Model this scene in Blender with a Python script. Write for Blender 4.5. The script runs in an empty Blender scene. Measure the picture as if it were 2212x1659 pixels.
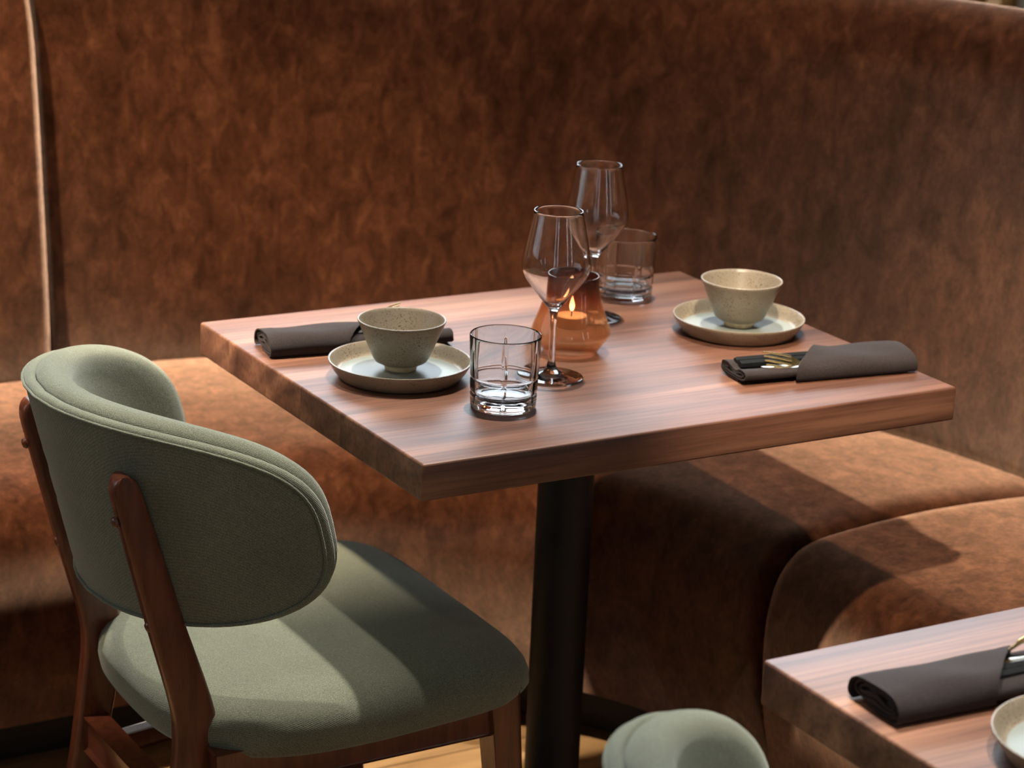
import bpy, bmesh, math, random
from mathutils import Vector, Matrix, Quaternion
import numpy as np

random.seed(7)
S = bpy.context.scene
COL = S.collection
PI = math.pi

# ------------------------------------------------------------------ camera
YAW, PITCH, ROLL, FPX = 0.5381, 0.2968, -0.0438, 5149.5
CAM = Vector((-1.1936, -2.1837, 1.6083))
sy, cy_, sp, cp = math.sin(YAW), math.cos(YAW), math.sin(PITCH), math.cos(PITCH)
fwd = Vector((sy * cp, cy_ * cp, -sp)); right = Vector((cy_, -sy, 0)); down = fwd.cross(right)
r2 = right * math.cos(ROLL) + down * math.sin(ROLL)
d2 = -right * math.sin(ROLL) + down * math.cos(ROLL)
cam = bpy.data.cameras.new('camera'); cam_o = bpy.data.objects.new('camera', cam); COL.objects.link(cam_o)
M = Matrix((r2, -d2, -fwd)).transposed().to_4x4(); M.translation = CAM
cam_o.matrix_world = M
cam.sensor_fit = 'HORIZONTAL'; cam.sensor_width = 36.0
cam.lens = FPX / 2212 * 36.0
cam.clip_start = 0.05; cam.clip_end = 60
cam.dof.use_dof = True; cam.dof.focus_distance = 2.62; cam.dof.aperture_fstop = 7.0
S.camera = cam_o

# ------------------------------------------------------------------ light
S.view_settings.view_transform = 'Standard'
S.view_settings.look = 'None'
S.view_settings.gamma = 1.0
S.view_settings.use_curve_mapping = False
S.view_settings.exposure = 0.2
S.cycles.use_denoising = True
S.cycles.max_bounces = 8
S.cycles.diffuse_bounces = 3
S.cycles.glossy_bounces = 4
S.cycles.transparent_max_bounces = 24
S.cycles.transmission_bounces = 8
S.cycles.sample_clamp_indirect = 6.0

S.cycles.use_light_tree = False
W = bpy.data.worlds.new('world'); S.world = W; W.use_nodes = True
W.node_tree.nodes['Background'].inputs[0].default_value = (0.80, 0.90, 1.0, 1)
W.node_tree.nodes['Background'].inputs[1].default_value = 0.03

def spot(name, loc, target, power, color, angle, blend, radius=0.035):
    l = bpy.data.lights.new(name, 'SPOT'); o = bpy.data.objects.new(name, l); COL.objects.link(o)
    o.location = loc
    o.rotation_euler = (Vector(target) - Vector(loc)).to_track_quat('-Z', 'Y').to_euler()
    l.energy = power; l.color = color; l.spot_size = math.radians(angle); l.spot_blend = blend
    l.shadow_soft_size = radius
    return o
def area(name, loc, target, sx, sy_, power, color):
    l = bpy.data.lights.new(name, 'AREA'); o = bpy.data.objects.new(name, l); COL.objects.link(o)
    o.location = loc
    o.rotation_euler = (Vector(target) - Vector(loc)).to_track_quat('-Z', 'Y').to_euler()
    l.shape = 'RECTANGLE'; l.size = sx; l.size_y = sy_; l.energy = power; l.color = color
    return o
WARM = (1.0, 0.82, 0.62); NEUT = (1.0, 0.93, 0.84); COOL = (0.78, 0.89, 1.0)
# high ceiling spot over the table, pendant aimed at the bench, then added fill spots
spot('ceiling_and_fill_spot', (0.566, 0.57, 4.30), (0.30, 0.40, 0.75), 680, NEUT, 46, 0.5, 0.05)
spot('pendant_lamp_light', (0.166, -0.48, 1.93), (0.96, 0.06, 0.46), 120, WARM, 45, 0.5, 0.02)
spot('ceiling_and_fill_spot', (-0.95, 0.66, 2.40), (0.14, 1.05, 0.45), 420, WARM, 44, 0.7, 0.04)  # added fill that brightens the far bench seat
spot('ceiling_and_fill_spot', (0.20, -1.00, 3.40), (0.30, -0.95, 0.75), 260, NEUT, 26, 0.6, 0.04)  # added to keep the foreground table lit
spot('ceiling_and_fill_spot', (-0.36, 0.36, 3.40), (-0.24, 0.28, 0.75), 140, NEUT, 17, 0.7, 0.04)  # added to brighten the top edge of the chair back
# daylight from the windows beyond the booth and at the end of the room
area('window_and_glint_light', (2.9, 5.35, 2.55), (0.9, 0.0, 0.9), 5.2, 2.9, 430, COOL)
area('window_and_glint_light', (-4.35, 2.6, 1.9), (0.0, 0.8, 0.9), 3.6, 2.0, 22, COOL)
# unseen light strips overhead, added for glints on the glass rims
for lx, ly in ((-1.6, -2.4), (1.6, -3.0), (-2.6, 1.6)):
    area('rim_glint_strip', (lx, ly, 4.32), (lx, ly, 0.0), 2.4, 0.02, 8, NEUT)
# narrow light strips added behind the camera for bright streaks in the glass
for lx in (-3.4, -2.2, 0.9, 2.3):
    area('window_and_glint_light', (lx, -4.5, 1.9), (lx, 0.0, 1.9), 0.07, 2.3, 5.0, COOL)

# ------------------------------------------------------------------ helpers
def lin(r, g, b):
    def f(c):
        c /= 255.0
        return c / 12.92 if c <= 0.04045 else ((c + 0.055) / 1.055) ** 2.4
    return (f(r), f(g), f(b), 1.0)

def add_mesh(name, verts, faces, mat=None, parent=None, smooth=None):
    me = bpy.data.meshes.new(name)
    me.from_pydata([tuple(v) for v in verts], [], faces)
    me.update()
    bm = bmesh.new(); bm.from_mesh(me)
    bmesh.ops.remove_doubles(bm, verts=bm.verts, dist=1e-6)
    bmesh.ops.recalc_face_normals(bm, faces=bm.faces)
    bm.to_mesh(me); bm.free()
    return link(name, me, mat, parent, smooth)

def link(name, me, mat=None, parent=None, smooth=None):
    if smooth is not None:
        me.polygons.foreach_set('use_smooth', [True] * len(me.polygons))
        if smooth < 180: me.set_sharp_from_angle(angle=math.radians(smooth))
    if mat: me.materials.append(mat)
    o = bpy.data.objects.new(name, me); COL.objects.link(o)
    if parent: o.parent = parent
    return o

def from_bm(name, bm, mat, parent=None, smooth=40):
    me = bpy.data.meshes.new(name); bmesh.ops.recalc_face_normals(bm, faces=bm.faces)
    bm.to_mesh(me); bm.free()
    return link(name, me, mat, parent, smooth)

def tag(o, label, cat, group=None, kind=None):
    if label: o['label'] = label
    if cat: o['category'] = cat
    if group: o['group'] = group
    if kind: o['kind'] = kind
    return o

def struct(o):
    o['kind'] = 'structure'; return o

def thing(name, label, cat, loc=(0, 0, 0), rz=0.0, group=None):
    o = bpy.data.objects.new(name, None); COL.objects.link(o)
    o.location = loc; o.rotation_euler = (0, 0, rz); o.empty_display_size = 0.05
    return tag(o, label, cat, group)

def copy_tree(o, parent=None):
    c = o.copy(); COL.objects.link(c); c.parent = parent
    for ch in o.children: copy_tree(ch, c)
    return c

def grid_faces(ni, nj, close_i=False, close_j=False, base=0):
    F = []
    for i in range(ni if close_i else ni - 1):
        for j in range(nj if close_j else nj - 1):
            a = i * nj + j; b = i * nj + (j + 1) % nj
            c = ((i + 1) % ni) * nj + (j + 1) % nj; d = ((i + 1) % ni) * nj + j
            F.append((base + a, base + b, base + c, base + d))
    return F

def lathe(profile, n=64, zoff=0.0, radial=None):
    """profile [(r,z)...]; points with r==0 are welded afterwards"""
    V = []; P = len(profile)
    for k in range(n):
        a = 2 * PI * k / n; c, s = math.cos(a), math.sin(a)
        for (r, z) in profile:
            rr = r if radial is None else radial(r, z, a)
            V.append((rr * c, rr * s, z + zoff))
    return V, grid_faces(n, P, close_i=True)

def chain(pts, n=6):
    """Catmull-Rom resampling of a 2-D/3-D point list"""
    out = []; P = [pts[0]] + list(pts) + [pts[-1]]
    for i in range(1, len(P) - 2):
        p0, p1, p2, p3 = (np.array(P[k], float) for k in (i - 1, i, i + 1, i + 2))
        for k in range(n):
            t = k / n
            out.append(tuple(0.5 * ((2 * p1) + (-p0 + p2) * t + (2 * p0 - 5 * p1 + 4 * p2 - p3) * t * t + (-p0 + 3 * p1 - 3 * p2 + p3) * t ** 3)))
    out.append(tuple(pts[-1]))
    return out

def box_bm(x0, x1, y0, y1, z0, z1, bev=0.0, seg=2):
    bm = bmesh.new()
    bmesh.ops.create_cube(bm, size=1.0)
    for v in bm.verts:
        v.co = Vector(((x0 + x1) / 2 + v.co.x * (x1 - x0), (y0 + y1) / 2 + v.co.y * (y1 - y0), (z0 + z1) / 2 + v.co.z * (z1 - z0)))
    if bev > 0:
        bmesh.ops.bevel(bm, geom=list(bm.edges), offset=bev, segments=seg, affect='EDGES', profile=0.5)
    return bm

def bar(name, p0, p1, w, h, mat, parent, bev=0.003, w1=None, h1=None, up=(0, 0, 1)):
    """a bevelled bar of section w (sideways) x h (up) from p0 to p1, tapering to w1 x h1"""
    p0, p1 = Vector(p0), Vector(p1); d = (p1 - p0); L = d.length; d.normalize()
    side = d.cross(Vector(up)).normalized(); upv = side.cross(d)
    bm = bmesh.new(); bmesh.ops.create_cube(bm, size=1.0)
    for v in bm.verts:
        t = v.co.x + 0.5
        ww = w + ((w1 if w1 else w) - w) * t; hh = h + ((h1 if h1 else h) - h) * t
        v.co = p0 + d * (t * L) + side * (v.co.y * ww) + upv * (v.co.z * hh)
    if bev: bmesh.ops.bevel(bm, geom=list(bm.edges), offset=bev, segments=3, affect='EDGES', profile=0.5)
    return from_bm(name, bm, mat, parent)

# ------------------------------------------------------------------ materials
def new_mat(name):
    m = bpy.data.materials.new(name); m.use_nodes = True
    nt = m.node_tree; nt.nodes.clear()
    out = nt.nodes.new('ShaderNodeOutputMaterial')
    return m, nt, out
def N(nt, t, **kw):
    n = nt.nodes.new(t)
    for k, v in kw.items():
        if k in n.inputs: n.inputs[k].default_value = v
        else: setattr(n, k, v)
    return n
def principled(nt, out, **kw):
    b = nt.nodes.new('ShaderNodeBsdfPrincipled')
    for k, v in kw.items(): b.inputs[k].default_value = v
    nt.links.new(b.outputs[0], out.inputs[0]); return b
def ramp(nt, src, stops, interp='LINEAR'):
    r = nt.nodes.new('ShaderNodeValToRGB'); r.color_ramp.interpolation = interp
    e = r.color_ramp.elements
    while len(e) > 1: e.remove(e[0])
    e[0].position = stops[0][0]; e[0].color = stops[0][1]
    for p, c in stops[1:]:
        x = e.new(p); x.color = c
    nt.links.new(src, r.inputs[0]); return r
def coords(nt, scale=(1, 1, 1), kind='Object', rot=(0, 0, 0)):
    tc = nt.nodes.new('ShaderNodeTexCoord'); mp = nt.nodes.new('ShaderNodeMapping')
    mp.inputs['Scale'].default_value = scale; mp.inputs['Rotation'].default_value = rot
    nt.links.new(tc.outputs[kind], mp.inputs[0]); return mp.outputs[0]
def noise(nt, vec, scale, detail=4, rough=0.55, dist=0.0):
    n = nt.nodes.new('ShaderNodeTexNoise'); n.inputs['Scale'].default_value = scale
    n.inputs['Detail'].default_value = detail; n.inputs['Roughness'].default_value = rough; n.inputs['Distortion'].default_value = dist
    nt.links.new(vec, n.inputs['Vector']); return n
def mix(nt, a, b, fac, mode='MIX'):
    m = nt.nodes.new('ShaderNodeMix'); m.data_type = 'RGBA'; m.blend_type = mode
    for s, v in ((m.inputs[0], fac), (m.inputs[6], a), (m.inputs[7], b)):
        if hasattr(v, 'is_linked') or hasattr(v, 'links'): nt.links.new(v, s)
        else: s.default_value = v
    return m.outputs[2]
def bump(nt, b, src, strength, dist):
    n = nt.nodes.new('ShaderNodeBump'); n.inputs['Strength'].default_value = strength; n.inputs['Distance'].default_value = dist
    nt.links.new(src, n.inputs['Height']); nt.links.new(n.outputs[0], b.inputs['Normal'])

PILE, PILE_SIGMA = (1.0, 0.65, 0.45, 1), 0.44
def mat_suede():
    m, nt, out = new_mat('brown_velvet')
    b = N(nt, 'ShaderNodeBsdfDiffuse'); b.inputs['Roughness'].default_value = 0.6
    pile = N(nt, 'ShaderNodeBsdfSheen'); pile.distribution = 'ASHIKHMIN'; pile.inputs['Roughness'].default_value = PILE_SIGMA
    ad = N(nt, 'ShaderNodeAddShader'); nt.links.new(b.outputs[0], ad.inputs[0]); nt.links.new(pile.outputs[0], ad.inputs[1])
    nt.links.new(ad.outputs[0], out.inputs[0])
    v = coords(nt, (1, 1, 0.55))
    big = noise(nt, v, 5.0, 3, 0.6); mid = noise(nt, v, 33.0, 5, 0.70, 0.5); fine = noise(nt, coords(nt, (1, 1, 0.8)), 140.0, 3, 0.6)
    r1 = ramp(nt, mid.outputs[0], [(0.30, lin(45, 24, 14)), (0.48, lin(65, 36, 22)), (0.62, lin(80, 46, 28)), (0.78, lin(108, 66, 42))])
    r2 = ramp(nt, big.outputs[0], [(0.35, (0.72, 0.70, 0.68, 1)), (0.65, (1.12, 1.12, 1.12, 1))])
    c = mix(nt, r1.outputs[0], r2.outputs[0], 1.0, 'MULTIPLY')
    r3 = ramp(nt, fine.outputs[0], [(0.3, (0.82, 0.8, 0.78, 1)), (0.7, (1.12, 1.12, 1.12, 1))])
    c = mix(nt, c, r3.outputs[0], 0.8, 'MULTIPLY')
    nt.links.new(c, b.inputs['Color'])
    r4 = ramp(nt, mid.outputs[0], [(0.30, tuple(x * 0.62 for x in PILE[:3]) + (1,)), (0.7, PILE)])
    c2 = mix(nt, r4.outputs[0], r3.outputs[0], 0.8, 'MULTIPLY')
    nt.links.new(c2, pile.inputs['Color'])
    return m

def mat_walnut():
    m, nt, out = new_mat('walnut_boards')
    b = principled(nt, out, Roughness=0.46)
    b.inputs['Specular IOR Level'].default_value = 0.5
    oi = nt.nodes.new('ShaderNodeObjectInfo')
    tc = nt.nodes.new('ShaderNodeTexCoord')
    add = nt.nodes.new('ShaderNodeVectorMath'); add.operation = 'ADD'
    sc = nt.nodes.new('ShaderNodeVectorMath'); sc.operation = 'SCALE'; sc.inputs[0].default_value = (7.3, 3.1, 5.7)
    nt.links.new(oi.outputs['Random'], sc.inputs['Scale'])
    nt.links.new(tc.outputs['Object'], add.inputs[0]); nt.links.new(sc.outputs[0], add.inputs[1])
    mp = nt.nodes.new('ShaderNodeMapping'); mp.inputs['Scale'].default_value = (0.09, 1, 1)
    nt.links.new(add.outputs[0], mp.inputs[0])
    # cathedral figure: distorted rings
    n0 = noise(nt, mp.outputs[0], 9.0, 3, 0.5, 0.8)
    wv = nt.nodes.new('ShaderNodeTexWave'); wv.wave_type = 'RINGS'; wv.rings_direction = 'X'; wv.inputs['Scale'].default_value = 9.0
    wv.inputs['Distortion'].default_value = 6.0; wv.inputs['Detail'].default_value = 3.0; wv.inputs['Detail Scale'].default_value = 1.2
    nt.links.new(mp.outputs[0], wv.inputs['Vector'])
    mp2 = nt.nodes.new('ShaderNodeMapping'); mp2.inputs['Scale'].default_value = (0.035, 1, 1); nt.links.new(add.outputs[0], mp2.inputs[0])
    grain = noise(nt, mp2.outputs[0], 160.0, 4, 0.6)
    r0 = ramp(nt, n0.outputs[0], [(0.28, lin(76, 49, 39)), (0.44, lin(110, 75, 58)), (0.58, lin(138, 99, 77)), (0.75, lin(164, 124, 97))])
    r1 = ramp(nt, wv.outputs[0], [(0.0, (0.72, 0.70, 0.72, 1)), (0.5, (1.0, 1.0, 1.0, 1)), (1.0, (1.12, 1.1, 1.08, 1))])
    c = mix(nt, r0.outputs[0], r1.outputs[0], 0.75, 'MULTIPLY')
    r2 = ramp(nt, grain.outputs[0], [(0.36, (0.58, 0.55, 0.54, 1)), (0.56, (1.08, 1.08, 1.08, 1))])
    c = mix(nt, c, r2.outputs[0], 0.75, 'MULTIPLY')
    rr = ramp(nt, oi.outputs['Random'], [(0.0, (0.84, 0.80, 0.80, 1)), (0.5, (1.0, 0.98, 0.98, 1)), (1.0, (1.16, 1.10, 1.06, 1))])
    c = mix(nt, c, rr.outputs[0], 1.0, 'MULTIPLY')
    nt.links.new(c, b.inputs['Base Color'])
    bump(nt, b, grain.outputs[0], 0.06, 0.001)
    return m

def mat_chairwood():
    m, nt, out = new_mat('red_brown_beech')
    b = principled(nt, out, Roughness=0.32)
    b.inputs['Coat Weight'].default_value = 0.35; b.inputs['Coat Roughness'].default_value = 0.2
    n = noise(nt, coords(nt, (1, 1, 0.14)), 90, 4, 0.6); n2 = noise(nt, coords(nt), 8, 2)
    r = ramp(nt, n.outputs[0], [(0.35, lin(84, 42, 27)), (0.65, lin(112, 60, 39))])
    r2 = ramp(nt, n2.outputs[0], [(0.3, (0.85, 0.85, 0.85, 1)), (0.7, (1.1, 1.1, 1.1, 1))])
    nt.links.new(mix(nt, r.outputs[0], r2.outputs[0], 1.0, 'MULTIPLY'), b.inputs['Base Color'])
    return m

def mat_fabric():
    m, nt, out = new_mat('sage_green_weave')
    b = principled(nt, out, Roughness=0.9)
    b.inputs['Specular IOR Level'].default_value = 0.1
    b.inputs['Sheen Weight'].default_value = 0.35; b.inputs['Sheen Roughness'].default_value = 0.5
    b.inputs['Sheen Tint'].default_value = (0.92, 1.0, 0.93, 1)
    v = coords(nt)
    wv = nt.nodes.new('ShaderNodeTexWave'); wv.wave_type = 'BANDS'; wv.bands_direction = 'DIAGONAL'
    wv.inputs['Scale'].default_value = 210.0; wv.inputs['Distortion'].default_value = 3.0; wv.inputs['Detail'].default_value = 2.0; wv.inputs['Detail Scale'].default_value = 3.0
    nt.links.new(v, wv.inputs['Vector'])
    f = noise(nt, v, 900, 2, 0.7); g = noise(nt, v, 12, 3)
    r = ramp(nt, f.outputs[0], [(0.3, lin(84, 87, 71)), (0.5, lin(114, 117, 99)), (0.7, lin(143, 145, 127))])
    r1 = ramp(nt, wv.outputs[0], [(0.0, (0.78, 0.78, 0.78, 1)), (1.0, (1.1, 1.1, 1.1, 1))])
    r2 = ramp(nt, g.outputs[0], [(0.3, (0.9, 0.9, 0.9, 1)), (0.7, (1.08, 1.08, 1.08, 1))])
    c = mix(nt, r.outputs[0], r1.outputs[0], 0.7, 'MULTIPLY'); c = mix(nt, c, r2.outputs[0], 1.0, 'MULTIPLY')
    nt.links.new(c, b.inputs['Base Color'])
    bump(nt, b, wv.outputs[0], 0.25, 0.0008)
    return m

def mat_napkin(name, c0, c1):
    m, nt, out = new_mat(name)
    b = principled(nt, out, Roughness=0.85)
    b.inputs['Specular IOR Level'].default_value = 0.12
    b.inputs['Sheen Weight'].default_value = 0.12; b.inputs['Sheen Roughness'].default_value = 0.4
    n = noise(nt, coords(nt), 700, 2, 0.7)
    r = ramp(nt, n.outputs[0], [(0.3, c0), (0.7, c1)])
    nt.links.new(r.outputs[0], b.inputs['Base Color']); bump(nt, b, n.outputs[0], 0.2, 0.0005)
    return m

def mat_stoneware():
    m, nt, out = new_mat('speckled_grey_green_stoneware')
    b = principled(nt, out, Roughness=0.33)
    v = coords(nt)
    sp_ = noise(nt, v, 620, 0, 0.5); cl = noise(nt, v, 34, 3, 0.6); g = noise(nt, v, 14, 3)
    th = ramp(nt, sp_.outputs[0], [(0.64, (0, 0, 0, 1)), (0.69, (1, 1, 1, 1))])
    ca = ramp(nt, cl.outputs[0], [(0.37, (0.1, 0.1, 0.1, 1)), (0.58, (1, 1, 1, 1))])
    fac = mix(nt, th.outputs[0], ca.outputs[0], 1.0, 'MULTIPLY')
    base = ramp(nt, g.outputs[0], [(0.3, lin(130, 118, 100)), (0.7, lin(148, 136, 117))])
    c = mix(nt, base.outputs[0], lin(72, 54, 34), fac)
    nt.links.new(c, b.inputs['Base Color'])
    return m

def mat_plain(name, col, rough=0.5, metal=0.0, spec=0.5, coat=0.0):
    m, nt, out = new_mat(name)
    b = principled(nt, out, Roughness=rough, Metallic=metal)
    b.inputs['Specular IOR Level'].default_value = spec; b.inputs['Coat Weight'].default_value = coat
    n = noise(nt, coords(nt), 30, 3)
    r = ramp(nt, n.outputs[0], [(0.3, tuple(c * 0.93 for c in col[:3]) + (1,)), (0.7, tuple(min(1, c * 1.05) for c in col[:3]) + (1,))])
    nt.links.new(r.outputs[0], b.inputs['Base Color'])
    return m

def two_sided_fresnel(nt, ior):
    """Fresnel weight of an air-to-glass surface whichever way the face looks"""
    g = N(nt, 'ShaderNodeNewGeometry'); mr = N(nt, 'ShaderNodeMapRange')
    mr.inputs['To Min'].default_value = ior; mr.inputs['To Max'].default_value = 1.0 / ior
    nt.links.new(g.outputs['Backfacing'], mr.inputs['Value'])
    fr = N(nt, 'ShaderNodeFresnel'); nt.links.new(mr.outputs[0], fr.inputs['IOR']); return fr
def mat_thin_glass():
    """thin blown glass: clear, with a mirror-like Fresnel surface"""
    m, nt, out = new_mat('thin_clear_glass')
    fr = two_sided_fresnel(nt, 1.6)
    t = N(nt, 'ShaderNodeBsdfTransparent'); t.inputs[0].default_value = (0.97, 0.98, 0.98, 1)
    g = N(nt, 'ShaderNodeBsdfGlossy'); g.inputs['Roughness'].default_value = 0.015
    mx = N(nt, 'ShaderNodeMixShader'); nt.links.new(fr.outputs[0], mx.inputs[0]); nt.links.new(t.outputs[0], mx.inputs[1]); nt.links.new(g.outputs[0], mx.inputs[2])
    nt.links.new(mx.outputs[0], out.inputs[0]); return m
def mat_glass():
    m, nt, out = new_mat('cut_clear_glass')
    b = principled(nt, out, Roughness=0.0, IOR=1.5); b.inputs['Transmission Weight'].default_value = 1.0
    b.inputs['Base Color'].default_value = (0.985, 0.99, 0.99, 1)
    return m
def mat_amber():
    """amber glass, smoked darker towards its neck"""
    m, nt, out = new_mat('amber_smoked_glass')
    sep = N(nt, 'ShaderNodeSeparateXYZ'); tc = N(nt, 'ShaderNodeTexCoord'); nt.links.new(tc.outputs['Object'], sep.inputs[0])
    mr = N(nt, 'ShaderNodeMapRange'); mr.inputs['From Min'].default_value = 0.0; mr.inputs['From Max'].default_value = 0.102
    nt.links.new(sep.outputs['Z'], mr.inputs['Value'])
    r = ramp(nt, mr.outputs[0], [(0.0, (0.90, 0.66, 0.52, 1)), (0.35, (0.95, 0.78, 0.62, 1)), (0.55, (0.86, 0.60, 0.46, 1)), (0.75, (0.50, 0.29, 0.23, 1)), (1.0, (0.32, 0.20, 0.17, 1))])
    fr = two_sided_fresnel(nt, 1.5)
    t = N(nt, 'ShaderNodeBsdfTransparent'); nt.links.new(r.outputs[0], t.inputs[0])
    g = N(nt, 'ShaderNodeBsdfGlossy'); g.inputs['Roughness'].default_value = 0.03; g.inputs[0].default_value = (1, 0.93, 0.85, 1)
    mx = N(nt, 'ShaderNodeMixShader'); nt.links.new(fr.outputs[0], mx.inputs[0]); nt.links.new(t.outputs[0], mx.inputs[1]); nt.links.new(g.outputs[0], mx.inputs[2])
    d = N(nt, 'ShaderNodeBsdfTranslucent'); nt.links.new(r.outputs[0], d.inputs[0])
    m2 = N(nt, 'ShaderNodeMixShader'); m2.inputs[0].default_value = 0.12
    nt.links.new(mx.outputs[0], m2.inputs[1]); nt.links.new(d.outputs[0], m2.inputs[2])
    nt.links.new(m2.outputs[0], out.inputs[0]); return m
def mat_emit(name, col, strength):
    m, nt, out = new_mat(name)
    e = N(nt, 'ShaderNodeEmission'); e.inputs[0].default_value = col; e.inputs[1].default_value = strength
    nt.links.new(e.outputs[0], out.inputs[0]); return m
def mat_floor():
    m, nt, out = new_mat('oak_floor')
    b = principled(nt, out, Roughness=0.45)
    v = coords(nt, (0.12, 1, 1)); n = noise(nt, v, 30, 5, 0.6)
    br = nt.nodes.new('ShaderNodeTexBrick'); br.inputs['Scale'].default_value = 1.0
    br.inputs['Brick Width'].default_value = 1.6; br.inputs['Row Height'].default_value = 0.14; br.inputs['Mortar Size'].default_value = 0.002
    br.inputs['Color1'].default_value = (0.9, 0.9, 0.9, 1); br.inputs['Color2'].default_value = (1.1, 1.08, 1.05, 1); br.inputs['Mortar'].default_value = (0.35, 0.3, 0.25, 1)
    nt.links.new(coords(nt), br.inputs['Vector'])
    r = ramp(nt, n.outputs[0], [(0.3, lin(120, 92, 60)), (0.7, lin(156, 124, 84))])
    nt.links.new(mix(nt, r.outputs[0], br.outputs[0], 1.0, 'MULTIPLY'), b.inputs['Base Color'])
    return m

SUEDE, WALNUT, CHWOOD, FABRIC = mat_suede(), mat_walnut(), mat_chairwood(), mat_fabric()
NAPBROWN = mat_napkin('dark_brown_napkin', lin(40, 35, 35), lin(58, 51, 50))
STONE = mat_stoneware()
FOOT = mat_plain('unglazed_cream_clay', lin(206, 190, 158), 0.8)
GLAZE = mat_plain('smooth_pale_blue_green_glaze', lin(138, 146, 140), 0.42)
BLACK = mat_plain('black_powder_coat', lin(9, 9, 10), 0.55)
BLACKLAC = mat_plain('black_lacquer', lin(24, 26, 28), 0.3)
GOLD = mat_plain('brushed_gold', (0.83, 0.62, 0.28, 1), 0.22, 1.0)
STEEL = mat_plain('pale_champagne_steel', (0.72, 0.68, 0.58, 1), 0.25, 1.0)
THIN, GLASS, AMBER = mat_thin_glass(), mat_glass(), mat_amber()
WAX = mat_plain('cream_wax', lin(246, 222, 180), 0.5)
FLAME = mat_emit('flame', (1.0, 0.70, 0.38, 1), 22)
KICK = mat_plain('dark_toe_kick', lin(20, 14, 11), 0.7)
WALLM = mat_plain('warm_grey_plaster', lin(104, 96, 86), 0.9)
CEIL = mat_plain('white_ceiling', lin(128, 124, 118), 0.9)
FLOORM = mat_floor()
TANWOOD = mat_plain('tan_oak', lin(214, 168, 112), 0.5)
WHITEBAR = mat_plain('plain_white', lin(226, 234, 240), 0.35)  # plain white for the strip on top of the stretcher
FRAMEM = mat_plain('black_window_frame', lin(30, 30, 32), 0.5)
GREY = mat_plain('grey_stone', lin(150, 146, 138), 0.6)

# ------------------------------------------------------------------ room
X0, X1, Y0, Y1, ZC = -4.6, 6.0, -4.6, 5.6, 4.4
struct(from_bm('floor', box_bm(X0, X1, Y0, Y1, -0.1, 0.0), FLOORM))
struct(from_bm('ceiling', box_bm(X0, X1, Y0, Y1, ZC, ZC + 0.1), CEIL))
struct(from_bm('wall_right', box_bm(X1, X1 + 0.1, Y0, Y1, 0, ZC), WALLM))
struct(from_bm('wall_front', box_bm(X0, X1, Y0 - 0.1, Y0, 0, ZC), WALLM))

def wall_with_opening(name, fixed, lo, hi, o0, o1, z0, z1, axis, thick):
    """a wall with one window opening: four boxes joined in one mesh"""
    bm = bmesh.new()
    def put(a0, a1, b0, b1):
        t = box_bm(a0, a1, fixed, fixed + thick, b0, b1) if axis == 'y' else box_bm(fixed - thick, fixed, a0, a1, b0, b1)
        me = bpy.data.meshes.new('tmp'); t.to_mesh(me); t.free(); bm.from_mesh(me); bpy.data.meshes.remove(me)
    put(lo, o0, 0, ZC); put(o1, hi, 0, ZC); put(o0, o1, 0, z0); put(o0, o1, z1, ZC)
    return struct(from_bm(name, bm, WALLM))
wall_with_opening('wall_back', Y1, X0, X1, 0.2, 5.6, 1.05, 4.05, 'y', 0.12)
wall_with_opening('wall_left', X0, Y0, Y1, 0.7, 4.5, 0.85, 2.95, 'x', 0.12)
def window(name, a0, a1, z0, z1, fixed, axis, n):
    w = bpy.data.objects.new(name, None); COL.objects.link(w); struct(w)
    def bx(nm, p0, p1, q0, q1, d, m):
        bm = box_bm(p0, p1, fixed - d, fixed + d, q0, q1) if axis == 'y' else box_bm(fixed - d, fixed + d, p0, p1, q0, q1)
        from_bm(nm, bm, m, w)
    for i in range(n + 1):
        c = a0 + (a1 - a0) * i / n; bx('mullion', c - 0.03, c + 0.03, z0, z1, 0.03, FRAMEM)
    for z in (z0, z1): bx('frame_rail', a0, a1, z - 0.03, z + 0.03, 0.03, FRAMEM)
    for i in range(n):
        c0 = a0 + (a1 - a0) * i / n + 0.03; c1 = a0 + (a1 - a0) * (i + 1) / n - 0.03
        bx('pane', c0, c1, z0 + 0.03, z1 - 0.03, 0.003, THIN)
window('window_1', 0.2, 5.6, 1.05, 4.05, Y1 + 0.05, 'y', 4)
window('window_2', 0.7, 4.5, 0.85, 2.95, X0 - 0.05, 'x', 3)

# ------------------------------------------------------------------ curved booth
CX, CY = 0.15, 0.20
AF, BF = 0.545, 0.62      # front edge radii
AB, BB = 1.10, 1.24       # foot of the backrest radii
def plan(tau):
    """front point, back point of the booth at path parameter tau"""
    if tau < 0:  return Vector((CX + tau, CY + BF)), Vector((CX + tau, CY + BB))
    if tau > 1:  return Vector((CX + AF, CY - (tau - 1))), Vector((CX + AB, CY - (tau - 1)))
    ph = PI / 2 * (1 - tau); c, s = math.cos(ph), math.sin(ph)
    n = 2.25
    fc, fs = c ** (2 / n) if c > 1e-9 else 0.0, s ** (2 / n) if s > 1e-9 else 0.0
    return Vector((CX + AF * fc, CY + BF * fs)), Vector((CX + AB * c, CY + BB * s))
def at_plan(tau, d):
    """point at a depth d (metres) behind the front edge; depth 0.6 is the foot of the backrest"""
    f, b = plan(tau); return f + (b - f) * (d / 0.6)
def sweep(name, taus, prof_fn, mat, parent, smooth=50):
    V = []; n = None
    for k, t in enumerate(taus):
        pr = prof_fn(t); n = len(pr)
        for (d, z) in pr:
            p = at_plan(t, d); V.append((p.x, p.y, z))
    F = grid_faces(len(taus), n, close_j=True)
    F.append(tuple(range(n))); F.append(tuple((len(taus) - 1) * n + j for j in range(n))[::-1])
    return add_mesh(name, V, F, mat, parent, smooth)
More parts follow.
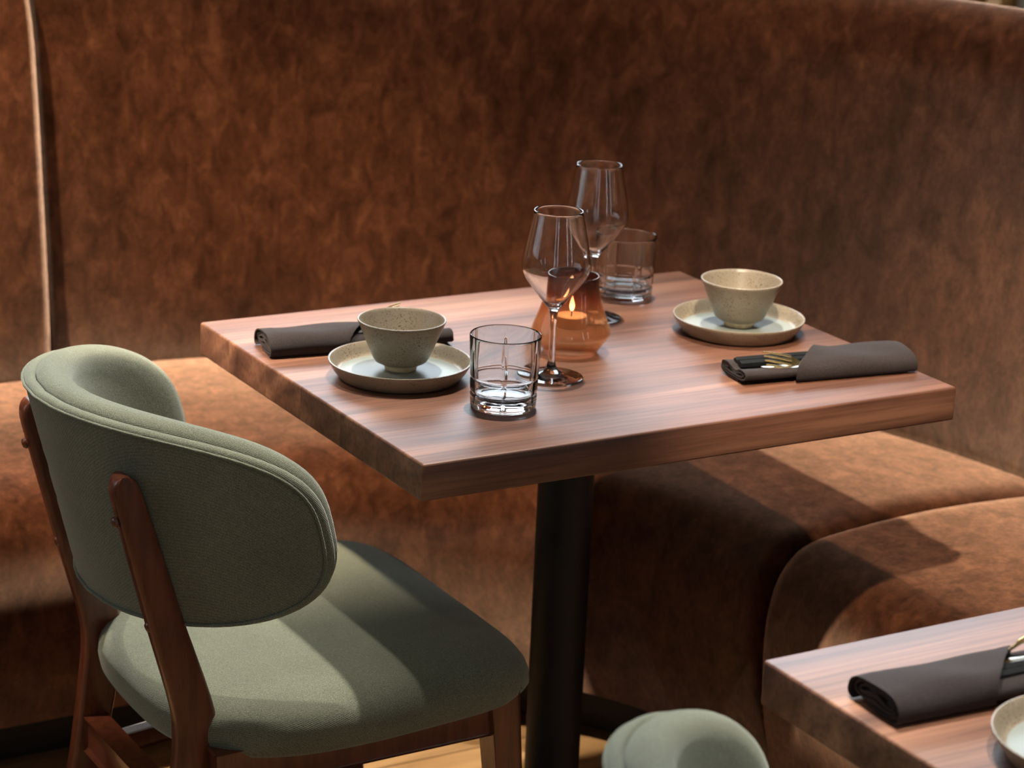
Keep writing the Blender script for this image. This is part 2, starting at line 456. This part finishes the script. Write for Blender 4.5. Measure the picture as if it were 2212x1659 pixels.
def taus_between(t0, t1, r_in=0.05):
    ts = set([t0, t1])
    for k in range(241):
        t = -1.6 + 4.4 * k / 240
        if t0 < t < t1: ts.add(t)
    for k in range(10):
        e = r_in * (k / 10) ** 2
        ts.add(t0 + e); ts.add(t1 - e)
    return sorted(ts)
def edge(t, t0, t1, r):
    """1 away from the cushion's ends, falling on a quarter round to 0 at them"""
    d = min(t - t0, t1 - t)
    if d >= r: return 1.0
    return math.sqrt(max(0.0, 1 - ((r - d) / r) ** 2))
booth = thing('booth_bench', 'curved brown velvet booth bench wrapping round the laid dining table', 'bench')
SEAT_CURVE = chain([(0.045, 0.10), (0.012, 0.20), (-0.004, 0.30), (0.0, 0.372), (0.022, 0.420), (0.065, 0.449), (0.15, 0.459), (0.32, 0.463), (0.50, 0.454), (0.60, 0.444), (0.66, 0.43)], 5)
def seat_fn(t0, t1, r, dz):
    def fn(t):
        e = edge(t, t0, t1, r); k = 1 - e
        out = []
        for (d, z) in SEAT_CURVE:
            w = max(0.0, min(1.0, (z - 0.12) / 0.25))
            out.append((d + 0.022 * k * w * (1 - min(1, d / 0.2)), z - dz * k * max(0, (z - 0.3) / 0.16)))
        out.append((0.66, 0.10))
        return out
    return fn
for (a, b) in ((-1.5, 0.942), (0.942, 2.12), (2.12, 2.75)):
    sweep('seat_cushion', taus_between(a, b, 0.03), seat_fn(a, b, 0.03, 0.020), SUEDE, booth)
BACK_CURVE = chain([(0.62, 0.40), (0.597, 0.44), (0.590, 0.48), (0.592, 0.56), (0.605, 0.70), (0.622, 0.85), (0.640, 0.98), (0.652, 1.045), (0.672, 1.092), (0.708, 1.118), (0.75, 1.122), (0.80, 1.105), (0.815, 1.06)], 5)
def back_fn(t0, t1, r, fwdd):
    def fn(t):
        e = edge(t, t0, t1, r); k = 1 - e
        out = []
        for (d, z) in BACK_CURVE:
            front = max(0.0, min(1.0, (0.72 - d) / 0.08))
            out.append((d - fwdd * front + 0.05 * k * front, z - 0.03 * k * max(0, min(1, (z - 0.95) / 0.12))))
        out += [(0.815, 0.40)]
        return out
    return fn
TL = -0.078
sweep('backrest', taus_between(-1.5, TL, 0.03), back_fn(-1.5, TL, 0.022, 0.045), SUEDE, booth)
sweep('backrest', taus_between(TL, 2.75, 0.03), back_fn(TL, 2.75, 0.018, 0.0), SUEDE, booth)
sweep('toe_kick', taus_between(-1.5, 2.75), lambda t: [(0.14, 0.0), (0.14, 0.10), (0.60, 0.10), (0.60, 0.0)], KICK, booth, 30)

# ------------------------------------------------------------------ dining tables
TW, TD, TH, TT = 0.762, 0.625, 0.75, 0.044
def make_table(label):
    t = thing('dining_table', label, 'table', (0, 0, 0), 0, 'walnut pedestal tables along the booth')
    top = bpy.data.objects.new('tabletop', None); COL.objects.link(top); top.parent = t
    ws = [0.112, 0.094, 0.109, 0.101, 0.113, 0.096]
    y = 0.0
    for i, w in enumerate(ws):
        bm = box_bm(0, TW, y, y + w, TH - TT, TH)
        eds = []
        for e in bm.edges:
            a, b = e.verts[0].co, e.verts[1].co
            ends = all(abs(v.x) < 1e-6 for v in (a, b)) or all(abs(v.x - TW) < 1e-6 for v in (a, b))
            along = abs(a.x - b.x) > 0.1
            outer = (i == 0 and abs(a.y) < 1e-6 and abs(b.y) < 1e-6) or (i == len(ws) - 1 and abs(a.y - TD) < 1e-4 and abs(b.y - TD) < 1e-4)
            vert = abs(a.z - b.z) > 0.01
            if (along and outer) or (ends and not vert) or (vert and outer): eds.append(e)
        bmesh.ops.bevel(bm, geom=eds, offset=0.003, segments=3, affect='EDGES', profile=0.5)
        from_bm('board', bm, WALNUT, top, 40); y += w
    cx, cy = 0.385, 0.312
    V, F = lathe([(0, 0.704), (0.11, 0.704), (0.11, 0.698), (0.04, 0.696), (0, 0.696)], 48)
    add_mesh('mounting_plate', [(x + cx, y_ + cy, z) for x, y_, z in V], F, BLACK, t, 40)
    V, F = lathe([(0, 0.696), (0.037, 0.696), (0.037, 0.014), (0, 0.014)], 48)
    add_mesh('pedestal_post', [(x + cx, y_ + cy, z) for x, y_, z in V], F, BLACK, t, 40)
    V, F = lathe([(0, 0.0), (0.205, 0.0), (0.21, 0.004), (0.208, 0.009), (0.18, 0.014), (0.05, 0.019), (0, 0.019)], 64)
    add_mesh('base_plate', [(x + cx, y_ + cy, z) for x, y_, z in V], F, BLACK, t, 40)
    return t
table1 = make_table('walnut table in the booth laid for two with wine glasses and a candle')
table2 = copy_tree(table1)
table2.location = (0.030, -1.222, 0)
table2['label'] = 'blurred walnut table corner in the foreground with a folded napkin on it'

# ------------------------------------------------------------------ chairs
def make_chair(label):
    c = thing('dining_chair', label, 'chair', (0, 0, 0), 0, 'green upholstered chairs')
    yc, x0, hw, dp, zc, h, lean, n, pm = 0.273, -0.318, 0.246, 0.25, 0.671, 0.127, 0.25, 2.85, math.radians(85)
    def surf(a, v, off):
        y = yc - hw * math.sin(a); x = x0 + dp * (1 - math.cos(a)) - lean * v
        tx, ty = dp * math.sin(a), -hw * math.cos(a)          # plan tangent
        L = math.hypot(tx, ty); nx, ny = -ty / L, tx / L      # towards the sitter
        return (x + nx * off, y + ny * off, zc + v + lean * 0.5 * off)
    def shell(name, prof, mat, nth=96):
        V, F = [], []
        for (rho, off) in prof:
            for k in range(nth):
                th = 2 * PI * k / nth; cc, ss = math.cos(th), math.sin(th)
                a = math.copysign(abs(cc) ** (2 / n), cc) * pm; v = math.copysign(abs(ss) ** (2 / n), ss) * h
                V.append(surf(a * rho, v * rho, off))
        F = grid_faces(len(prof), nth, close_j=True)
        F.append(tuple(range(nth))); F.append(tuple((len(prof) - 1) * nth + k for k in range(nth))[::-1])
        return add_mesh(name, V, F, mat, c, 60)
    rh = [0.02, 0.15, 0.3, 0.45, 0.6, 0.72, 0.82, 0.90]
    pan = shell('backrest_shell', [(r, 0.0) for r in rh] + [(0.94, 0.0), (0.968, 0.0012), (0.985, 0.004), (0.990, 0.008), (0.982, 0.012), (0.965, 0.0135)] + [(r, 0.0135) for r in rh[::-1]], FABRIC)
    # welt running round the seam between shell and pad
    pts = []
    for k in range(120):
        th = 2 * PI * k / 120; cc, ss = math.cos(th), math.sin(th)
        a = math.copysign(abs(cc) ** (2 / n), cc) * pm; v = math.copysign(abs(ss) ** (2 / n), ss) * h
        pts.append(Vector(surf(a * 0.952, v * 0.952, -0.0012)))
    V = []
    for k, p in enumerate(pts):
        d = (pts[(k + 1) % 120] - pts[k - 1]).normalized(); s1 = d.cross(Vector((1, 0, 0.3))).normalized(); s2 = d.cross(s1)
        for j in range(6):
            q = 2 * PI * j / 6; V.append(p + (s1 * math.cos(q) + s2 * math.sin(q)) * 0.0018)
    w_ = add_mesh('welt', V, grid_faces(120, 6, close_i=True, close_j=True), FABRIC, None, 180); w_.parent = pan
    shell('backrest_pad', [(r, 0.014) for r in rh] + [(0.955, 0.0142), (0.985, 0.0165), (1.012, 0.022), (1.022, 0.030), (1.012, 0.039), (0.985, 0.0465), (0.94, 0.051), (0.88, 0.0525)] + [(r, 0.0515 - 0.006 * (1 - (r / 0.9) ** 2)) for r in (0.8, 0.7, 0.58, 0.44, 0.3, 0.15, 0.02)], FABRIC)
    # seat cushion
    def outline(th, k=1.0, hx=0.228, hy=0.243):
        cc, ss = math.cos(th), math.sin(th)
        nn = 6.0 if cc > 0 else 2.9
        x = math.copysign(abs(cc) ** (2 / nn), cc) * hx; y = math.copysign(abs(ss) ** (2 / nn), ss) * hy
        y *= 1 - 0.06 * max(0, -x / hx)
        return x * k - 0.014, y * k + 0.281
    prof = [(0.02, 0.408), (0.6, 0.408), (0.93, 0.408), (0.965, 0.411), (0.99, 0.420), (1.0, 0.432), (0.995, 0.446), (0.98, 0.456), (0.95, 0.4645), (0.90, 0.4705), (0.82, 0.4755), (0.7, 0.479), (0.5, 0.481), (0.3, 0.4815), (0.02, 0.4815)]
    V = []
    for (k, z) in prof:
        for j in range(112):
            x, y = outline(2 * PI * j / 112, k)
            V.append((x, y, z + 0.055 * (x - 0.19) - 0.010 * max(0.0, (x - 0.12) / 0.08) ** 2 * (1 if z > 0.43 else 0)))
    F = grid_faces(len(prof), 112, close_j=True)
    F.append(tuple(range(112))); F.append(tuple((len(prof) - 1) * 112 + k for k in range(112))[::-1])
    add_mesh('seat', V, F, FABRIC, c, 60)
    # rear posts
    path = chain([(-0.3030, 0.730, 0.026), (-0.2985, 0.716, 0.032), (-0.281, 0.655, 0.036), (-0.254, 0.56, 0.040), (-0.224, 0.462, 0.046), (-0.217, 0.42, 0.050), (-0.221, 0.37, 0.048), (-0.237, 0.26, 0.041), (-0.262, 0.12, 0.034), (-0.287, 0.0, 0.028)], 5)
    path = [(-0.3062, 0.7400, 0.005), (-0.3056, 0.7380, 0.014), (-0.3045, 0.7345, 0.021)] + path
    for yy in (0.126, 0.420):
        V = []; th = 0.024
        for i, (x, z, w) in enumerate(path):
            a = path[max(0, i - 1)]; b = path[min(len(path) - 1, i + 1)]
            dx, dz = b[0] - a[0], b[1] - a[1]; L = math.hypot(dx, dz); nx, nz = -dz / L, dx / L
            if i < 4: nx, nz = 0.958, 0.287
            r = min(0.0055, w * 0.3); hw_, ht = w / 2, th / 2
            spread = (0.275 - yy) * -0.10 * max(0, (0.42 - z) / 0.42)
            ring = []
            for (sx, sy2) in ((1, 1), (-1, 1), (-1, -1), (1, -1)):
                for q in range(4):
                    base = {(1, 1): 0, (-1, 1): 90, (-1, -1): 180, (1, -1): 270}[(sx, sy2)]
                    ang = math.radians(base + 30 * q)
                    ring.append((sx * (hw_ - r) + r * math.cos(ang), sy2 * (ht - r) + r * math.sin(ang)))
            for (p, q) in ring: V.append((x + nx * p, yy + q + spread, z + nz * p))
        nr = 16
        F = grid_faces(len(path), nr, close_j=True); F.append(tuple(range(nr))); F.append(tuple((len(path) - 1) * nr + k for k in range(nr))[::-1])
        leg = add_mesh('rear_leg', V, F, CHWOOD, c, 50)
        for (x, z) in ((-0.3100, 0.686), (-0.2715, 0.556)):
            ax = Vector((-0.955, 0, -0.28)).normalized()
            V2, F2 = lathe([(0, -0.001), (0.0065, -0.001), (0.0065, 0.002), (0.0045, 0.0042), (0, 0.005)], 16)
            q = Vector((0, 0, 1)).rotation_difference(ax)
            add_mesh('screw_cap', [Vector((x, yy, z)) + q @ Vector(v) for v in V2], F2, CHWOOD, leg, 40)
    # front legs, rails, stretchers
    for yy, sgn in ((0.070, -1), (0.498, 1)):
        bar('front_leg', (0.150, yy, 0.425), (0.186, yy + sgn * 0.012, 0.0), 0.030, 0.040, CHWOOD, c, 0.004, 0.022, 0.024, up=(1, 0, 0))
        yr = 0.12 if sgn < 0 else 0.432
        bar('side_rail', (-0.205, yr - sgn * 0.0 + sgn * 0.020 , 0.376), (0.142, yy, 0.396), 0.022, 0.050, CHWOOD, c, 0.003)
        bar('side_stretcher', (-0.232, yr + sgn * 0.012, 0.255), (0.165, yy + sgn * 0.004, 0.262), 0.016, 0.024, CHWOOD, c, 0.003)
    o = bar('stretcher_cap', (-0.215, 0.444, 0.2685), (0.150, 0.501, 0.2755), 0.015, 0.003, WHITEBAR, c, 0.0008)
    o['label'] = 'white strip along the far side stretcher'
    bar('front_rail', (0.146, 0.082, 0.396), (0.146, 0.486, 0.396), 0.020, 0.050, CHWOOD, c, 0.003)
    bar('rear_stretcher', (-0.230, 0.128, 0.297), (-0.230, 0.424, 0.297), 0.020, 0.046, CHWOOD, c, 0.006)
    return c
chair1 = make_chair('green upholstered chair with red-brown wooden legs pulled up to the laid table')
chair2 = copy_tree(chair1)
chair2.location = (0.056, -1.180, 0)
chair2['label'] = 'green chair of which only the rounded backrest top shows, beside the foreground table'

# ------------------------------------------------------------------ tableware
PLATE = [(0, 0.004), (0.058, 0.004), (0.060, 0.0), (0.068, 0.0), (0.0755, 0.0025), (0.0822, 0.011), (0.0874, 0.0200), (0.0886, 0.0222), (0.0884, 0.0236), (0.0872, 0.0240), (0.0860, 0.0230), (0.0822, 0.0162), (0.0790, 0.0108), (0.0768, 0.0086), (0.074, 0.0078), (0, 0.0078)]
def make_plate(label, loc):
    p = thing('side_plate', label, 'plate', loc, 0, 'stoneware plates')
    V, F = lathe(PLATE, 96); add_mesh('dish', V, F, STONE, p, 60)
    V, F = lathe([(0, 0.0079), (0.0, 0.0084), (0.0725, 0.0084), (0.0745, 0.0079)], 80); add_mesh('glazed_well', V, F, GLAZE, p, 60)
    return p
plate1 = make_plate('stoneware plate under the bowl nearest the green chair', (0.1295, 0.3045, TH))
plate2 = copy_tree(plate1); plate2.location = (0.648, 0.316, TH); plate2['label'] = 'stoneware plate under the bowl at the bench side of the table'
plate3 = copy_tree(plate1); plate3.location = (0.1620, -0.886, TH); plate3['label'] = 'pale plate rim cut off at the corner of the foreground table'
BOWL = [(0, 0.0075), (0.018, 0.0075), (0.0265, 0.0088), (0.0322, 0.0118), (0.0355, 0.0170), (0.0450, 0.0395), (0.0535, 0.0602), (0.0548, 0.0630), (0.0546, 0.0642), (0.0536, 0.0646), (0.0524, 0.0636), (0.0512, 0.0604), (0.0420, 0.0390), (0.0325, 0.0175), (0.0280, 0.0140), (0.020, 0.0124), (0, 0.0120)]
def make_bowl(label, loc):
    b = thing('tea_bowl', label, 'bowl', loc, 0, 'speckled stoneware bowls')
    V, F = lathe(BOWL, 96); add_mesh('body', V, F, STONE, b, 70)
    V, F = lathe([(0, 0.0), (0.0185, 0.0), (0.0197, 0.0010), (0.0212, 0.0080), (0.0195, 0.0082), (0, 0.0078)], 64); add_mesh('foot_ring', V, F, FOOT, b, 50)
    return b
bowl1 = make_bowl('speckled grey-green bowl on the plate nearest the green chair', (0.1340, 0.3110, TH + 0.0084))
bowl2 = copy_tree(bowl1); bowl2.location = (0.6510, 0.3190, TH + 0.0084); bowl2.rotation_euler.z = 2.0; bowl2['label'] = 'speckled grey-green bowl on the plate at the bench side of the table'

WINE_OUT = chain([(0.0400, 0.0), (0.0405, 0.0012), (0.0385, 0.0022), (0.028, 0.0034), (0.016, 0.0060), (0.0085, 0.0105), (0.0052, 0.018), (0.0043, 0.030), (0.0040, 0.050), (0.0041, 0.070), (0.0048, 0.080), (0.0068, 0.0875), (0.0115, 0.0940), (0.0215, 0.1065), (0.0330, 0.1215), (0.0400, 0.1330), (0.0423, 0.1420), (0.0419, 0.1520), (0.0396, 0.1670), (0.0350, 0.1900), (0.0300, 0.2120)], 4)
WINE_IN = chain([(0.0291, 0.2122), (0.0341, 0.1900), (0.0387, 0.1670), (0.0410, 0.1520), (0.0414, 0.1420), (0.0391, 0.1335), (0.0320, 0.1225), (0.0204, 0.1080), (0.0100, 0.0965), (0.0040, 0.0930), (0.0, 0.0925)], 4)
def make_wine(label, loc):
    V, F = lathe([(0, 0.0)] + WINE_OUT + [(0.02960, 0.2130)] + WINE_IN, 72)
    o = add_mesh('wine_glass', V, F, GLASS, None, 180); o.location = loc
    return tag(o, label, 'wine glass', 'wine glasses')
wine1 = make_wine('tall wine glass in front of the amber candle holder', (0.3045, 0.2330, TH))
wine2 = wine1.copy(); COL.objects.link(wine2); wine2.location = (0.5000, 0.4510, TH); wine2['label'] = 'tall wine glass behind the amber candle holder'

def tumbler_radial(r, z, a):
    if r < 0.0385: return r
    # six vertical cuts and two rings cut into the outside
    da = abs(((a + 0.01 + PI / 6) % (PI / 3)) - PI / 6) * r
    cut = 0.0
    if 0.008 < z < 0.074:
        w = 0.0036 * math.sin(PI * (z - 0.008) / 0.066) ** 0.5
        if da < w: cut = max(cut, 0.0024 * (1 - (da / w)))
    for zz in (0.0200, 0.0375):
        dz = abs(z - zz)
        if dz < 0.0025: cut = max(cut, 0.0018 * (1 - dz / 0.0025))
    return r - cut
def make_tumbler(label, loc):
    o_ = [(0, 0.0012), (0.030, 0.0012), (0.0345, 0.0), (0.0375, 0.0006), (0.0392, 0.0030)]
    z = 0.004
    while z < 0.088:
        o_.append((0.0393 + 0.0036 * (z / 0.09), z)); z += 0.0011
    prof = o_ + [(0.0428, 0.0888), (0.0425, 0.0898), (0.0418, 0.0902), (0.0411, 0.0898), (0.0408, 0.0888), (0.0400, 0.060), (0.0383, 0.024), (0.0370, 0.0175), (0.0340, 0.0142), (0.028, 0.0130), (0, 0.0125)]
    V, F = lathe(prof, 300, 0, tumbler_radial)
    o = add_mesh('water_tumbler', V, F, GLASS, None, 50); o.location = loc
    return tag(o, label, 'glass', 'cut glass tumblers')
tumbler1 = make_tumbler('cut glass tumbler standing near the front corner of the table', (0.1885, 0.1510, TH))
tumbler2 = tumbler1.copy(); COL.objects.link(tumbler2); tumbler2.location = (0.6000, 0.5270, TH); tumbler2.rotation_euler.z = 0.3
tumbler2['label'] = 'cut glass tumbler at the back, behind the farther wine glass'

# amber candle holder with a lit candle in it
CAND_OUT = chain([(0.0330, 0.0), (0.0350, 0.0012), (0.0415, 0.0110), (0.0485, 0.0205), (0.0512, 0.0255), (0.0513, 0.0300), (0.0490, 0.0370), (0.0430, 0.0520), (0.0378, 0.0680), (0.0346, 0.0840), (0.0335, 0.1010)], 5)
CAND_IN = [(max(r - 0.0018, 0.001), max(z, 0.004)) for (r, z) in CAND_OUT[::-1]]
V, F = lathe([(0, 0.0)] + CAND_OUT + [(0.0326, 0.1018)] + CAND_IN + [(0, 0.004)], 80)
hold = add_mesh('candle_holder', V, F, AMBER, None, 180); hold.location = (0.3880, 0.3240, TH)
tag(hold, 'amber flared glass candle holder in the middle of the table', 'candle holder')
cd = thing('candle', 'small lit cream candle inside the amber glass holder', 'candle', (0.3880, 0.3240, TH + 0.0042))
V, F = lathe([(0, 0.029), (0.0190, 0.029), (0.0196, 0.030), (0.0203, 0.042), (0.0198, 0.044), (0.017, 0.0435), (0, 0.0425)], 48); add_mesh('wax', V, F, WAX, cd, 50)
V, F = lathe([(0, 0.0), (0.0185, 0.0), (0.0195, 0.002), (0.0212, 0.046), (0.0206, 0.0466), (0.0200, 0.046), (0.0192, 0.0285), (0, 0.0285)], 48); add_mesh('glass_cup', V, F, THIN, cd, 50)
V, F = lathe([(0, 0.042), (0.0008, 0.042), (0.0007, 0.051), (0, 0.0515)], 10); add_mesh('wick', V, F, BLACK, cd, 50)
V, F = lathe(chain([(0, 0.049), (0.0024, 0.052), (0.0034, 0.056), (0.0028, 0.061), (0.0014, 0.066), (0, 0.070)], 4), 20); add_mesh('flame', V, F, FLAME, cd, 180)

# ------------------------------------------------------------------ napkins and cutlery (napkin-local: u along, v across, w up)
def napkin_mesh():
    # flattened scroll of cloth
    turns, nseg, t = 2.45, 150, 0.0011
    line = []
    for i in range(nseg + 1):
        s = i / nseg * turns; a = -PI / 2 - 0.3 + 2 * PI * s
        ax = 0.0345 - 0.0050 * s; b = 0.0104 - 0.0033 * s
        c_, s_ = math.cos(a), math.sin(a)
        v = math.copysign(abs(c_) ** 0.9, c_) * ax + 0.0012 * s
        w = math.copysign(abs(s_) ** 0.78, s_) * b
        w -= (0.0080 - 0.0014 * s) * math.exp(-((v + 0.001) / 0.014) ** 2) * (1 if s_ > 0 else -0.15)
        line.append((v, w + 0.0116))
    pts = np.array(line); d = np.gradient(pts, axis=0); d /= np.linalg.norm(d, axis=1)[:, None]
    nrm = np.c_[-d[:, 1], d[:, 0]]
    loop = np.r_[pts + nrm * t, (pts - nrm * t)[::-1]]
    return loop
def wrap_rows(nv=40):
    prof = chain([(-0.0300, 0.0013), (-0.0355, 0.0030), (-0.0378, 0.0090), (-0.0345, 0.0185), (-0.0250, 0.0245), (-0.0100, 0.0275), (0.0060, 0.0290), (0.0200, 0.0285), (0.0310, 0.0240), (0.0372, 0.0160), (0.0372, 0.0080), (0.0335, 0.0026), (0.0260, 0.0013)], 4)
    return prof
def make_napkin(label, loc, rz, seed):
    rnd = random.Random(seed)
    n = thing('napkin', label, 'napkin', loc, rz, 'rolled dark napkins holding cutlery')
    loop = napkin_mesh(); nl = len(loop)
    us = [-0.122 + 0.244 * i / 30 for i in range(31)]
    V = []
    ph = rnd.random() * 6
    for u in us:
        sag = 0.0010 * math.sin(u * 40 + ph); e = 1 + 0.012 * math.sin(u * 26 + ph)
        dep = max(0.0, (u + 0.04) / 0.15)
        for (v, w) in loop:
            k = max(0.0, min(1.0, (u - 0.01) / 0.05))
            ww = (w + k * 0.0078 * math.exp(-((v + 0.001) / 0.014) ** 2) * max(0.0, min(1.0, (w - 0.004) / 0.008))) * (1 + 0.10 * k)
            V.append((u + 0.0005 * math.sin(w * 500 + ph), v * e, max(0.0002, ww + sag * (w / 0.018))))
    F = grid_faces(len(us), nl, close_j=True)
    for base in (0, (len(us) - 1) * nl):
        half = nl // 2
        for k in range(half - 1):
            F.append((base + k, base + k + 1, base + nl - 2 - k, base + nl - 1 - k))
    add_mesh('rolled_cloth', V, F, NAPBROWN, n, 60)
    # diagonal pocket band wrapped over the cutlery
    prof = wrap_rows(); m = len(prof); V = []; nu = 22
    for layer in (0, 1):
        for i in range(nu + 1):
            for j, (v, w) in enumerate(prof):
                q = j / (m - 1); us0 = -0.052 + 0.072 * max(0, min(1, (v + 0.037) / 0.074))
                u = us0 + (0.1245 - us0) * i / nu
                lift = 0.0012 * math.sin(u * 55 + v * 60 + ph) * (w / 0.029) + 0.0025 * math.exp(-((u - us0) / 0.012) ** 2) * (w / 0.029)
                low = 1 - 0.05 * max(0, (u - 0.06) / 0.065)
                cx_, cz_ = -v, 0.012 - w
                L = math.hypot(cx_, cz_) or 1
                off = 0.0020 * layer
                V.append((u, v + cx_ / L * off, max(0.0004 + 0.0006 * layer, w * low + lift + cz_ / L * off + 0.0008 * math.exp(-((u - 0.112) / 0.004) ** 2) * (w / 0.03))))
    sz = (nu + 1) * m
    F = grid_faces(nu + 1, m) + [tuple(reversed(f)) for f in grid_faces(nu + 1, m, base=sz)]
    for i in range(nu):
        for j in (0, m - 1):
            F.append((i * m + j, (i + 1) * m + j, sz + (i + 1) * m + j, sz + i * m + j))
    for j in range(m - 1):
        for i in (0, nu):
            F.append((i * m + j, i * m + j + 1, sz + i * m + j + 1, sz + i * m + j))
    add_mesh('pocket_band', V, F, NAPBROWN, n, 60)
    return n
def ribbon(path, mat_name, mat, thick=0.0016, parent=None, cup=None):
    """flat bar: path of (u, v, w, halfwidth); returns a mesh object"""
    V = []
    K = 7
    for i, (u, v, w, hw) in enumerate(path):
        for s in (1, -1):
            for k in range(K):
                q = (k / (K - 1) * 2 - 1) * s
                edge_t = thick * math.sqrt(max(0.05, 1 - q * q))
                cu = (cup(u) if cup else 0.0) * (q * q)
                V.append((u, v + q * hw, w + s * edge_t / 2 + cu))
    F = grid_faces(len(path), 2 * K, close_j=True)
    F.append(tuple(range(2 * K))); F.append(tuple((len(path) - 1) * 2 * K + k for k in range(2 * K))[::-1])
    return add_mesh(mat_name, V, F, mat, parent, 60)
def make_set(where, loc, rz, du, rise):
    """fork, knife and a pair of chopsticks tucked in one napkin"""
    g = 'cutlery tucked into the napkins'
    fk = thing('fork', 'gold fork tines sticking out of ' + where, 'fork', loc, rz, g)
    hp = chain([(0.078, -0.008, 0.0205, 0.0045), (0.060, -0.012, 0.0195, 0.0036), (0.0, -0.018, 0.0180, 0.0024), (-0.026, -0.0205, 0.0185, 0.0022), (-0.040, -0.0200, 0.0210, 0.0050), (-0.052, -0.0180, 0.0250, 0.0095), (-0.059, -0.0165, 0.0280, 0.0105)], 5)
    tines = []
    for k in range(4):
        v0 = -0.0165 + (k - 1.5) * 0.0058
        tines.append(chain([(-0.057, v0, 0.0272, 0.0021), (-0.070, v0 + 0.0030, 0.0325, 0.0017), (-0.084, v0 + 0.0060, 0.0375, 0.0014), (-0.095, v0 + 0.0085, 0.0400, 0.0008)], 4))
    def pose(o):
        for v in o.data.vertices:
            u, vv, w = v.co
            k = max(0.0, min(1.0, (-0.026 - u) / 0.03))
            t = max(0.0, (-0.026 - u) / 0.069)
            cv = -0.0205 + 0.010 * t; cw = 0.0185 + 0.0215 * t
            dv, dw = vv - cv, w - cw; q = 0.9 * k
            v.co = (u + du, cv + dv * math.cos(q) - dw * math.sin(q), cw + rise * t + dv * math.sin(q) + dw * math.cos(q))
    pose(ribbon(hp, 'handle', GOLD, 0.0020, fk))
    for tp in tines: pose(ribbon(tp, 'tine', GOLD, 0.0020, fk))
    kn = thing('knife', 'pale metal knife blade lying in ' + where, 'knife', loc, rz, g)
    ribbon(chain([(0.105, -0.016, 0.0195, 0.0045), (0.03, -0.017, 0.0190, 0.0042), (0.0, -0.017, 0.0185, 0.0050)], 5), 'handle', STEEL, 0.0030, kn)
    ribbon(chain([(0.0, -0.017, 0.0185, 0.0050), (-0.03, -0.017, 0.0180, 0.0080), (-0.07, -0.016, 0.0178, 0.0078), (-0.085, -0.013, 0.0178, 0.0040), (-0.090, -0.011, 0.0178, 0.0010)], 5), 'blade', STEEL, 0.0014, kn)
    for i, (v0, w0, nm) in enumerate(((0.0020, 0.0190, 'nearer the blade'), (0.0145, 0.0200, 'nearer the fold'))):
        V = []
        for (u, r) in ((-0.1130, 0.0042), (-0.1115, 0.0053), (-0.06, 0.0053), (0.05, 0.0042), (0.112, 0.0030)):
            for k in range(6):
                a_ = PI / 6 + PI / 3 * k
                V.append((u, v0 + r * math.cos(a_) * 1.15, w0 + r * math.sin(a_)))
        F = grid_faces(5, 6, close_j=True); F.append(tuple(range(6))); F.append(tuple(24 + k for k in range(6))[::-1])
        o = add_mesh('chopstick', V, F, BLACKLAC, None, 20)
        o.location = loc; o.rotation_euler = (0, 0, rz)
        tag(o, 'black six-sided chopstick in ' + where + ', ' + nm, 'chopstick', g)
NAP = [((0.6340, 0.1200, TH), math.radians(-7), 'dark napkin at the front corner of the table by the bench', 'the napkin at the front corner of the table', 0.010, -0.014),
       ((0.1420, 0.4510, TH), math.radians(172), 'dark napkin behind the bowl nearest the green chair', 'the napkin behind the speckled bowl', 0.034, 0.003),
       ((0.1740, -0.7360, TH), math.radians(177), 'charcoal napkin blurred on the foreground table', 'the napkin on the foreground table', 0.020, 0.006)]
for i, (loc, rz, lab, where, du, rise) in enumerate(NAP):
    make_napkin(lab, loc, rz, i + 3)
    make_set(where, loc, rz, du, rise)

# ------------------------------------------------------------------ beyond the booth
sh = thing('display_shelf', 'tan wooden shelf unit glimpsed over the top of the curved backrest', 'shelf', (3.0, 0, 0))
def shelf_box(nm, y0, y1, z0, z1, m, x0=0.0, x1=0.35):
    return from_bm(nm, box_bm(x0, x1, y0, y1, z0, z1, 0.003, 1), m, sh)
for (a, b) in ((2.625, 2.70), (2.48, 2.536), (2.0, 2.05), (3.2, 3.27)): shelf_box('upright', a, b, 0, 1.15, TANWOOD)
for z in (0.05, 0.40, 0.742, 1.12): shelf_box('shelf_board', 1.95, 3.3, z, z + 0.03, TANWOOD, 0.005, 0.345)
shelf_box('back_panel', 1.95, 3.3, 0, 1.15, BLACK, 0.35, 0.37)
box = from_bm('storage_box', box_bm(3.03, 3.30, 2.08, 2.46, 0.7725, 0.95, 0.01, 2), GREY)
tag(box, 'grey box on the tan shelf beyond the booth', 'box')

# lamps throw their light through the glassware
for o in list(COL.objects):
    if o.type == 'LIGHT': o.data.cycles.is_caustics_light = True
    if o.name.startswith(('wine_glass', 'water_tumbler')): o.cycles.is_caustics_caster = True
    if o.name.startswith('board'): o.cycles.is_caustics_receiver = True
